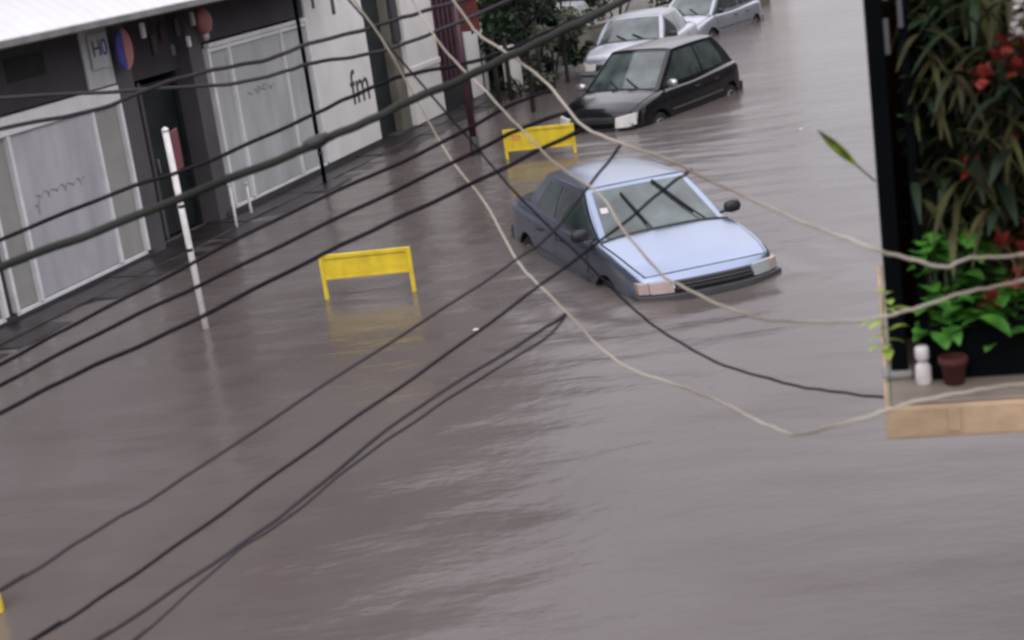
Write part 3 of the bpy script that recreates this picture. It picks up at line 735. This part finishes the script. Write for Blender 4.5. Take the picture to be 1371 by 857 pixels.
bush(-.4, 37.5, 1.4, 1.6, 'dark round bush behind the end of the white shop wall', 'leafdark', 3600)
bush(.7, 42, 1.7, 1.9, 'broad dark bush at the top edge behind the small trees', 'leafdark', 4500)
bush(2.2, 47.0, 1.9, 2.0, 'dark bush behind the grey half hidden car', 'leafdark', 4500)
bush(4.6, 50, 2.0, 2.0, 'dark bush behind the silver parked saloon', 'leafdark', 4000)
bush(.2, 35.0, .8, 1.5, 'dark bush filling the gap behind the dark posts', 'leafdark', 2600, .15)
bush(1.7, 36.6, .8, 1.7, 'dark bush just left of the silver saloon', 'leafdark', 2600, .15)
bush(.95, 33.2, .55, .8, 'low olive bush at the foot of the street trees', 'leafolive', 1200, .12)
lw = empty('garden_wall', (-.2, 36.2, -.43), R(50), 'low olive grey garden wall behind the slim street trees', 'wall')
bx('wall_face', M['brownwall'], lw, 0, 14, 0, .2, 0, 1.0, .02)
bx('wall_coping', M['concrete'], lw, -.03, 14.03, -.03, .23, 1.003, 1.07, .01)
gp = empty('gate_pillar', (.75, 33.9, -.43), R(15), 'short white gate pillar between the dark street trees', 'pillar')
bx('pillar_shaft', M['wall_white'], gp, -.16, .16, -.16, .16, 0, 1.35, .02)
bx('pillar_cap', M['wall_white'], gp, -.2, .2, -.2, .2, 1.352, 1.42, .02)
for (x, y, hh, lab) in [(.35, 31.6, 1.5, 'dark upright post on the pavement just right of the white shop pier'), (.62, 32.6, 1.3, 'dark upright post on the pavement between two slim trees'), (1.3, 33.3, 1.5, 'dark upright post on the pavement close to the silver saloon')]:
    e = empty('dark_post', (x, y, -.43), .2, lab, 'post', 'dark posts on the pavement beyond the shops')
    MB().tube([(0, 0, 0), (.01, 0, hh+.43)], .05, 8).build('post_shaft', M['bark'], e, True)
    MB().lathe([(.06, 0), (.06, .04), (.02, .09)], 8, (.01, 0, hh+.42)).build('post_cap', M['blackplastic'], e, True)
# far houses closing the street
for (x, y, rz, wd, dp, h, lab, mm) in [(-6, 52, .25, 9, 8, 5.5, 'plain beige house behind the bushes on the left side of the street', 'wall_upper'), (5, 62, .25, 8, 8, 6.5, 'plain pale house farther back behind the silver parked cars', 'wall_white')]:
    h_ = empty('house', (x, y, -.43), rz, lab, 'house')
    bx('wall', M[mm], h_, 0, wd, 0, dp, 0, h, .02); bx('roof', M['canopy_edge'], h_, -.3, wd+.3, -.3, dp+.3, h+.003, h+.25, .02)
    for i in range(3):
        wn = bx('window', M['trim'], h_, 1+i*2.5, 2.2+i*2.5, -.04, -.003, 1.4, 2.7); bx('pane', M['glass'], wn, 1.06+i*2.5, 2.14+i*2.5, -.05, -.042, 1.46, 2.64)

for (x, y, wd, h, lab) in [(8.2, 12, 13, 6.5, 'grey house along the right side of the street, nearest the viewer'), (11.7, 26, 14, 5.5, 'grey house along the right side of the street, middle one'), (15.5, 41, 16, 7, 'grey house along the right side of the street, farthest one')]:
    h_ = empty('house', (x, y, -.43), math.atan2(1, .25), lab, 'house')
    bx('wall', M['wall_upper'], h_, 0, wd, -8, 0, 0, h, .02); bx('roof', M['canopy_edge'], h_, -.2, wd+.2, -8.2, .3, h+.003, h+.25, .02)
    for i in range(4):
        wn = bx('window', M['trim'], h_, 1+i*3, 2.3+i*3, .003, .04, 1.4, 2.8); bx('pane', M['glass'], wn, 1.06+i*3, 2.24+i*3, .042, .05, 1.46, 2.74)

# ------------------------------------------------------------------ neighbour's balcony on the right with plants
BA = math.atan2(4.13134-4.22039, 1.37061-1.00940)
bal = empty('balcony', (1.0094, 4.2204, 2.4538), BA, 'tan plaster balcony ledge at the right edge with black iron post and dark screen', 'balcony')
bx('ledge', M['ledge'], bal, 0, 3.2, 0, 1.6, 0, .097, .008)
bx('ledge_top', M['ledgetop'], bal, .012, 3.19, .012, 1.59, .098, .108, .004)
bx('ledge_bracket', M['ledge'], bal, .17, .205, -.006, .0, .02, .085, .002)
Bz = .108
bx('corner_post', M['ironwork'], bal, .025, .075, .225, .275, Bz, 2.6, .004)
bx('post_foot', M['canopy_edge'], bal, .0, .09, .21, .29, Bz, Bz+.025, .01)
for i, x in enumerate((.115,)):
    bx('railing_bar', M['ironwork'], bal, x, x+.026, .24, .262, Bz, 2.6, .003)
bx('dark_screen', M['screen'], bal, .06, 3.2, .62, .65, Bz, 2.6, .004)
bx('side_screen', M['screen'], bal, .035, .05, .28, .65, Bz, 2.6, .002)
for (x, z0, z1) in [(.115, 1.00, 1.08), (.075, .93, 1.03), (.135, 1.11, 1.19), (.078, 1.08, 1.14)]:
    bx('pale_slat', M['wall_mid'], bal, x, x+.014, .226, .236, z0+.13, z1+.13, .002)
bx('added_shade_roof', M['wall_mid'], bal, -.05, 3.2, .45, 1.7, 2.65, 2.8, .01)  # unseen slab added overhead to shade the back of the balcony
# side wall of the neighbouring house that carries the balcony (to the right, out of the frame)
nb = empty('neighbour_house', (4.0, 3.4, -.43), BA, 'plain wall of the house that carries the plant balcony', 'house')
bx('wall', M['wall_upper'], nb, 0.05, 4, -1.6, 3.5, 0, 6.5, .02)
def Bp(x, y, z): return bal.matrix_basis @ Vector((x, y, z))
def pot_plant(x, y, r, h, lab, pm='blackplastic'):  # near-black default pot colour carries the balcony shade
    y -= .06
    t = empty('potted_plant', Bp(x, y, Bz), 0, lab, 'potted plant', 'plants on the balcony')
    MB().lathe([(r*.7, 0), (r*.95, h*.85), (r*1.05, h*.86), (r*1.05, h), (r*.9, h)], 16).build('pot', M[pm], t, True)
    return t
def blade_leaves(t, n, L, wd, z0, z1, m, name='leaves', spread=.1, up=.6, droop=.5, lim=.09):
    V = []; Fc = []; inv = bal.matrix_basis.inverted(); n0 = n; n = n*2
    for i in range(n):
        a = random.uniform(0, 6.283); b0 = Vector((random.gauss(0, spread*.5), random.gauss(0, spread*.4), random.uniform(z0, z1)))
        dr = Vector((math.cos(a), math.sin(a)*.8, random.uniform(up*.4, up*1.3))).normalized(); sd_ = dr.cross(Vector((0, 0, 1))).normalized()
        l = L*random.uniform(.6, 1.2); ww = wd*random.uniform(.7, 1.2); k = len(V); N_ = 5
        for j in range(N_+1):
            u = j/N_; c = b0+dr*l*u+Vector((0, 0, -droop*l*u*u)); wj = ww*math.sin(math.pi*min(.97, u*.92+.08))**.8*.5
            V += [c-sd_*wj, c+Vector((0, 0, -wj*.25)), c+sd_*wj]
        if len(Fc) >= n0*10: del V[k:]; break
        if min((inv @ (t.location+v)).x for v in V[k:]) < lim: del V[k:]; continue
        for j in range(N_):
            o = k+j*3; Fc += [(o, o+1, o+4, o+3), (o+1, o+2, o+5, o+4)]
    o = mesh(name, V, Fc, M[m], t, True); return o
def stems(t, n, h, sp, m='bark'):
    s_ = MB()
    for i in range(n):
        a = random.uniform(0, 6.28); s_.tube([(0, 0, .05), (math.cos(a)*sp*.4, math.sin(a)*sp*.3, h*.5), (math.cos(a)*sp, math.sin(a)*sp*.6, h)], [.007, .005, .003], 5)
    return s_.build('stems', M[m], t)
def flowers(t, pts, r, m):
    for p in pts:
        f_ = MB()
        for k in range(16):
            a = random.uniform(0, 6.28); b_ = random.uniform(-.7, 1.2); d = Vector((math.cos(a)*math.cos(b_), math.sin(a)*math.cos(b_), math.sin(b_)))
            e = d.cross(Vector((.3, .2, 1))).normalized(); q = Vector(p)
            f_.add([q, q+d*r*.6+e*r*.35, q+d*r, q+d*r*.6-e*r*.35], [(0, 1, 2, 3)])
        f_.build('flower', M[m], t)
tb = empty('planter_box', Bp(.14, .19, Bz), BA, 'long black planter box on the balcony ledge in front of the plants', 'planter')
bx('box_front', M['ironwork'], tb, 0, 2.9, 0, .012, 0, .15, .003)
bx('box_end', M['ironwork'], tb, 0, .012, .0125, .40, 0, .148, .003)
bx('box_rim', M['ironwork'], tb, -.006, 2.9, -.008, .018, .1505, .162, .003)
tp = empty('terracotta_pot', Bp(.20, .150, Bz), 0, 'small dark red pot standing in front of the black planter box', 'pot')
MB().lathe([(.028, 0), (.036, .06), (.042, .062), (.042, .082), (.034, .082), (.032, .07)], 16).build('pot_wall', M['terracotta'], tp, True)
# broad bright green plant in the middle
p1 = pot_plant(.19, .33, .045, .12, 'broad bright green leafy plant just right of the black post, mid height')
stems(p1, 7, .40, .07, 'leafolive'); blade_leaves(p1, 190, .095, .06, .13, .42, 'leafbright', spread=.13, droop=.7)
p2 = pot_plant(.36, .36, .085, .11, 'low green plant with a dark red pot standing behind the white bottle', 'terracotta')
stems(p2, 5, .2, .05, 'leafolive'); blade_leaves(p2, 80, .11, .05, .10, .25, 'leafbright', spread=.12)
flowers(p2, [(.02, -.09, .27), (.13, -.04, .24)], .028, 'petalred')
flowers(p2, [(.3, -.1, .5), (.34, -.1, .46), (.26, -.12, .52)], .05, 'petalred')
p3 = pot_plant(.36, .42, .09, .14, 'tall brown and olive reedy plant reaching the top of the balcony')
stems(p3, 14, 1.05, .20); blade_leaves(p3, 420, .17, .022, .40, 1.15, 'leafbrown', spread=.26, up=.1, droop=.9)
blade_leaves(p3, 220, .16, .035, .45, 1.1, 'leafdark', 'dark_leaves', spread=.36, up=.2, droop=.8)
flowers(p3, [(-.06, -.2, .40), (0, -.2, .37), (.03, -.18, .43), (-.02, -.2, .30), (-.1, -.2, .24), (-.12, -.16, .62), (.0, -.14, .66)], .045, 'petalred')
p4 = pot_plant(.52, .44, .08, .12, 'climbing plant with green leaves and a red and white flower at the top right')
stems(p4, 9, 1.2, .12); blade_leaves(p4, 240, .12, .045, .75, 1.05, 'leafdark', spread=.30, up=.3)
blade_leaves(p4, 26, .12, .04, .8, 1.0, 'leafbright', 'bright_leaves', spread=.26, up=.3)
flowers(p4, [(-.24, -.3, .93), (-.19, -.3, .90), (-.15, -.3, .94), (-.21, -.3, .97), (-.28, -.3, .89)], .045, 'petalred')
flowers(p4, [(-.19, -.31, .99), (-.185, -.31, 1.03), (-.18, -.31, 1.07)], .030, 'petalwhite')
p5 = pot_plant(.80, .38, .09, .16, 'green and brown bushy plant at the far right of the balcony')
stems(p5, 9, .8, .2); blade_leaves(p5, 110, .15, .045, .2, .85, 'leafbrown', spread=.3); blade_leaves(p5, 60, .15, .05, .3, .9, 'leafbright', 'bright_leaves', spread=.3)
for (x, y, z0, z1, lab) in [(.20, .50, .5, 1.15, 'dark leafy shrub close against the black post, upper half'), (.42, .52, .15, .8, 'mixed green shrub behind the bright green plant')]:
    q = pot_plant(x, y, .06, .1, lab)
    stems(q, 8, z1-.1, .1); blade_leaves(q, 150, .11, .04, z0, z1, 'leafdark', spread=.13, up=.3); blade_leaves(q, 60, .11, .035, z0, z1, 'leafbrown', 'brown_leaves', spread=.15, up=.3)
    blade_leaves(q, 26, .10, .04, z0, z1-.2, 'leafbright', 'bright_leaves', spread=.13, up=.3)
    flowers(q, [(random.uniform(0, .25), -.14, random.uniform(z0, z1-.2)) for _ in range(1)], .03, 'petalred')
# twig with a single pointed leaf reaching out over the street
tw = empty('leafy_twig', Bp(.03, .25, .78), 0, 'single pointed yellow green leaf on a thin twig sticking out left of the black post', 'twig')
def W(px): return Vector(px)-tw.location

P = [(1.078, 4.411, 3.164), (1.001, 4.349, 3.245), (.966, 4.32, 3.29), (.923, 4.301, 3.333), (.905, 4.30, 3.35)]
MB().tube([W(p) for p in catmull(P, 4)], .0025, 6).build('stem', M['bark'], tw, True)
V = []; Fc = []; a, b_ = W(P[1]), W(P[4]); d = (b_-a); n_ = d.cross(Vector((.2, 1, .3))).normalized()
for j in range(9):
    u = j/8; c = a+d*(u*1.08-.15); hw_ = .014*math.sin(math.pi*(.04+.92*u))**.7; V += [c-n_*hw_, c+Vector((0, -.003, 0)), c+n_*hw_]
for j in range(8):
    o = j*3; Fc += [(o, o+1, o+4, o+3), (o+1, o+2, o+5, o+4)]
mesh('leaf', V, Fc, M['leafyellow'], tw, True)
p6 = empty('climbing_vine', Bp(.02, .02, Bz), 0, 'yellow green vine leaves hanging at the lower corner of the balcony beside the post', 'vine')
V0 = [(0, 0, 0), (.0, 0, .12), (-.01, .0, .22), (.005, 0, .33)]
MB().tube(catmull(V0, 4), .0014, 5).build('stem', M['leafdark'], p6)
blade_leaves(p6, 16, .06, .026, .16, .34, 'leafyellow', spread=.02, up=.4, lim=-9)
bo = empty('white_bottle', Bp(.115, .165, Bz), .3, 'small white bottle with a white cap standing on the balcony ledge beside the black post', 'bottle')
MB().lathe([(.020, 0), (.023, .004), (.023, .05), (.018, .062), (.010, .068)], 16).build('bottle_body', M['petalwhite'], bo, True)
MB().lathe([(.012, .07), (.020, .078), (.020, .108), (.016, .114)], 16).build('bottle_cap', M['petalwhite'], bo, True)

# ------------------------------------------------------------------ floating litter
for (x, y, lab) in [(4.809, 24.12, 'tiny white scrap floating on the open water far up the street'), (-.368, 15.077, 'tiny white scrap floating between the lone yellow barrier and the blue car')]:
    e = empty('floating_scrap', (x, y, 0), random.uniform(0, 3), lab, 'litter', 'scraps floating on the water')
    MB().lathe([(.02, -.01), (.035, .006), (.02, .014), (.0, .018)], 7).build('scrap', M['petalwhite'], e)

# ------------------------------------------------------------------ overhead cables and wires (slack spans nearer than the street)
CABLES = [
    ('thick', 0.0155, [(-2.481,5.079,2.954),(-1.715,5.355,3.094),(-1.329,5.486,3.165),(-0.814,5.656,3.269),(-0.567,5.736,3.325),(-0.385,5.796,3.371),(-0.228,5.847,3.414),(0.003,5.92,3.468),(0.181,5.978,3.521),(0.361,6.035,3.57),(0.574,6.103,3.637),(1.421,6.368,3.902)]),
    ('c2', 0.0085, [(-2.844,5.884,2.868),(-1.994,6.305,3.031),(-1.474,6.54,3.133),(-1.166,6.67,3.176),(-0.777,6.837,3.274),(-0.566,6.926,3.328),(-0.391,6.997,3.371),(-0.178,7.075,3.385),(0.045,7.154,3.393),(0.367,7.277,3.466),(1.409,7.661,3.703)]),
    ('c3', 0.0095, [(-3.046,6.542,3.391),(-2.099,6.971,3.402),(-1.736,7.121,3.407),(-1.461,7.241,3.462),(-1.225,7.339,3.494),(-0.983,7.43,3.496),(-0.795,7.507,3.532),(-0.525,7.609,3.559),(-0.342,7.679,3.582),(-0.192,7.735,3.603),(-0.019,7.798,3.622),(1.103,8.189,3.743)]),
    ('c3b', 0.0100, [(-3.009,8.12,3.483),(-1.76,8.422,3.357),(-1.34,8.518,3.315),(-1.037,8.595,3.328),(-0.878,8.64,3.354),(-0.622,8.7,3.349),(-0.294,8.787,3.389),(0.05,8.886,3.473),(1.282,9.233,3.774)]),
    ('c4', 0.0075, [(-2.879,5.737,2.318),(-1.955,5.852,2.632),(-1.571,5.899,2.763),(-0.901,5.982,2.991),(-0.268,6.052,3.175),(0.12,6.1,3.306),(0.263,5.765,3.383)]),
    ('c5', 0.0080, [(-2.894,5.719,2.253),(-1.962,5.817,2.56),(-1.406,5.875,2.743),(-0.912,5.923,2.893),(-0.28,5.985,3.089),(0.143,6.027,3.22),(0.311,5.634,3.316)]),
    ('c6', 0.0085, [(-2.719,5.316,2.292),(-1.877,5.5,2.541),(-1.524,5.577,2.645),(-1.127,5.658,2.751),(-0.644,5.763,2.905),(-0.289,5.835,3.002),(0.125,5.92,3.123),(0.359,5.508,3.268)]),
    ('c7', 0.0054, [(-2.06,3.852,2.237),(-1.578,4.346,2.336),(-1.349,4.547,2.392),(-1.101,4.747,2.455),(-0.468,5.211,2.654),(0.03,5.537,2.816),(0.192,5.641,2.888),(0.368,5.764,3.03),(0.448,5.289,3.228)]),
    ('c8', 0.0054, [(-1.86,3.537,2.223),(-1.415,4.002,2.309),(-1.162,4.225,2.369),(-0.821,4.501,2.483),(-0.396,4.813,2.626),(0.046,5.111,2.788),(0.414,5.346,2.938),(0.625,5.477,3.035),(0.614,4.839,3.19)]),
    ('c9', 0.0060, [(-1.748,3.621,2.148),(-1.297,4.163,2.21),(-0.965,4.487,2.278),(-0.72,4.705,2.354),(-0.348,5.013,2.496),(0.083,5.329,2.602),(0.198,5.472,2.622)]),
    ('c10', 0.0050, [(-1.735,3.868,1.912),(-1.245,4.344,2.111),(-0.964,4.585,2.235),(-0.777,4.73,2.291),(-0.51,4.931,2.398),(-0.251,5.112,2.476),(0.107,5.346,2.578),(0.198,5.472,2.622)]),
    ('w1', 0.0048, [(-0.585,6.975,4.623),(-0.06,6.472,3.714),(0.024,6.27,3.578),(0.15,6.01,3.489),(0.252,5.772,3.397),(0.34,5.526,3.273),(0.422,5.328,3.241),(0.571,4.94,3.205),(0.663,4.648,3.174),(0.786,4.168,3.149),(0.884,3.833,3.134),(0.981,3.821,3.09),(1.083,3.811,3.051),(1.156,3.814,3.061),(1.288,3.811,3.052),(1.847,3.801,3.015)]),
    ('w2', 0.0045, [(-0.99,6.995,4.694),(-0.477,6.745,3.764),(-0.378,6.697,3.583),(-0.296,6.645,3.39),(-0.223,6.484,3.229),(-0.138,6.277,3.073),(-0.039,6.054,2.948),(0.045,5.817,2.77),(0.112,5.656,2.698),(0.231,5.369,2.6),(0.28,5.238,2.553),(0.379,4.993,2.52),(0.509,4.668,2.544),(0.602,4.388,2.558),(0.669,4.155,2.57),(0.711,3.997,2.596),(0.785,3.719,2.708),(0.92,3.725,2.731),(1.091,3.729,2.744),(1.243,3.728,2.742),(1.803,3.726,2.733)]),
    ('w3', 0.0044, [(-0.7,6.997,4.704),(-0.244,6.741,3.748),(-0.131,6.495,3.536),(-0.041,6.301,3.428),(0.022,6.165,3.364),(0.116,5.947,3.255),(0.226,5.679,3.139),(0.361,5.353,3.05),(0.415,5.17,2.951),(0.495,4.913,2.855),(0.538,4.786,2.841),(0.64,4.471,2.832),(0.697,4.277,2.848),(0.77,4.007,2.899),(0.895,3.784,2.949),(1.01,3.787,2.963),(1.145,3.793,2.982),(1.279,3.795,2.99),(1.838,3.803,3.02)]),
    ('w4', 0.0048, [(-0.67,7.212,3.96),(-0.041,6.457,3.098),(0.085,6.297,2.928),(0.209,6.144,2.786),(0.309,6.022,2.68),(0.365,5.949,2.614),(0.432,5.863,2.542),(0.476,5.807,2.496),(0.575,5.688,2.42),(0.721,5.521,2.345),(0.899,5.327,2.306),(1.027,5.187,2.298),(1.179,5.017,2.306),(1.305,4.877,2.34),(1.772,4.235,2.508)]),
]
LAB = dict(
 thick=('overhead_cable', 'thickest overhead cable crossing in front of the shops, with a black splice box', 'cable', 'cablegreen'),
 c2=('overhead_cable', 'dark cable running just above the thickest cable in front of the shutters', 'cable', 'cable'),
 c3=('overhead_cable', 'highest of the dark cables, crossing the tops of both shutters', 'cable', 'cablegrey'),
 c3b=('overhead_cable', 'thin grey cable just below the highest one, across the second shutter', 'cable', 'cablegrey'),
 c4=('overhead_cable', 'upper of the three dark cables running below the thickest cable', 'cable', 'cable'),
 c5=('overhead_cable', 'middle of the three dark cables running below the thickest cable', 'cable', 'cable'),
 c6=('overhead_cable', 'lowest of the three dark cables, passing just over the lone yellow barrier', 'cable', 'cable'),
 c7=('overhead_cable', 'dark cable rising from the lower left edge towards the blue car roof', 'cable', 'cablegrey'),
 c8=('overhead_cable', 'dark cable rising from the lower left corner across the blue car bonnet', 'cable', 'cable'),
 c9=('overhead_cable', 'left strand of the blurred pair of cables low in the open water', 'cable', 'cablegrey'),
 c10=('overhead_cable', 'thinner right strand of the blurred pair of cables low in the open water', 'cable', 'cablegrey'),
 w1=('pale_wire', 'pale wire passing above the blue car roof and ending among the balcony leaves', 'wire', 'twine'),
 w2=('pale_wire', 'lowest pale wire, passing left of the blue car and sagging under the balcony ledge', 'wire', 'twine'),
 w3=('pale_wire', 'pale wire crossing the windscreen and bonnet of the blue car', 'wire', 'twine'),
 w4=('dark_wire', 'dark wire from the blue car to the corner of the balcony ledge', 'wire', 'cable'))
for (k, rad, P) in CABLES:
    nm, lab, cat, mm = LAB[k]
    P = [Vector(p) for p in P]; P = [P[0]+(P[0]-P[1]).normalized()*7]+P      # the spans run on to both sides of the picture
    if k in ('thick', 'c2', 'c3', 'c3b', 'w1', 'w2', 'w3'): P = P+[P[-1]+(P[-1]-P[-2]).normalized()*5]
    Q = catmull(P, 7); o0 = Vector(P[0])
    if k.startswith('c') or k == 'thick':                       # small kinks of old slack cable
        Q = [q+Vector((0, 0, .0018*math.sin(i*1.3+len(k)*2+rad*900)+.002*math.sin(i*.57+rad*400))) for i, q in enumerate(Q)]
    else:
        Q = [q+Vector((0, 0, .0015*math.sin(i*1.7+rad*900)+.0015*math.sin(i*.6))) for i, q in enumerate(Q)]
    o = MB().tube([q-o0 for q in Q], rad, 8).build(nm, M[mm], None, True); o.location = o0
    tag(o, lab, cat, 'overhead cables and wires')
    if k == 'thick':
        jj = min(range(len(Q)), key=lambda i: abs(Q[i].x+.62)); bxx = MB().tube([q-o0+Vector((0, 0, .006)) for q in Q[jj-1:jj+3]], [.018, .025, .025, .018], 10)
        bxx.build('splice_box', M['blackplastic'], o, True)
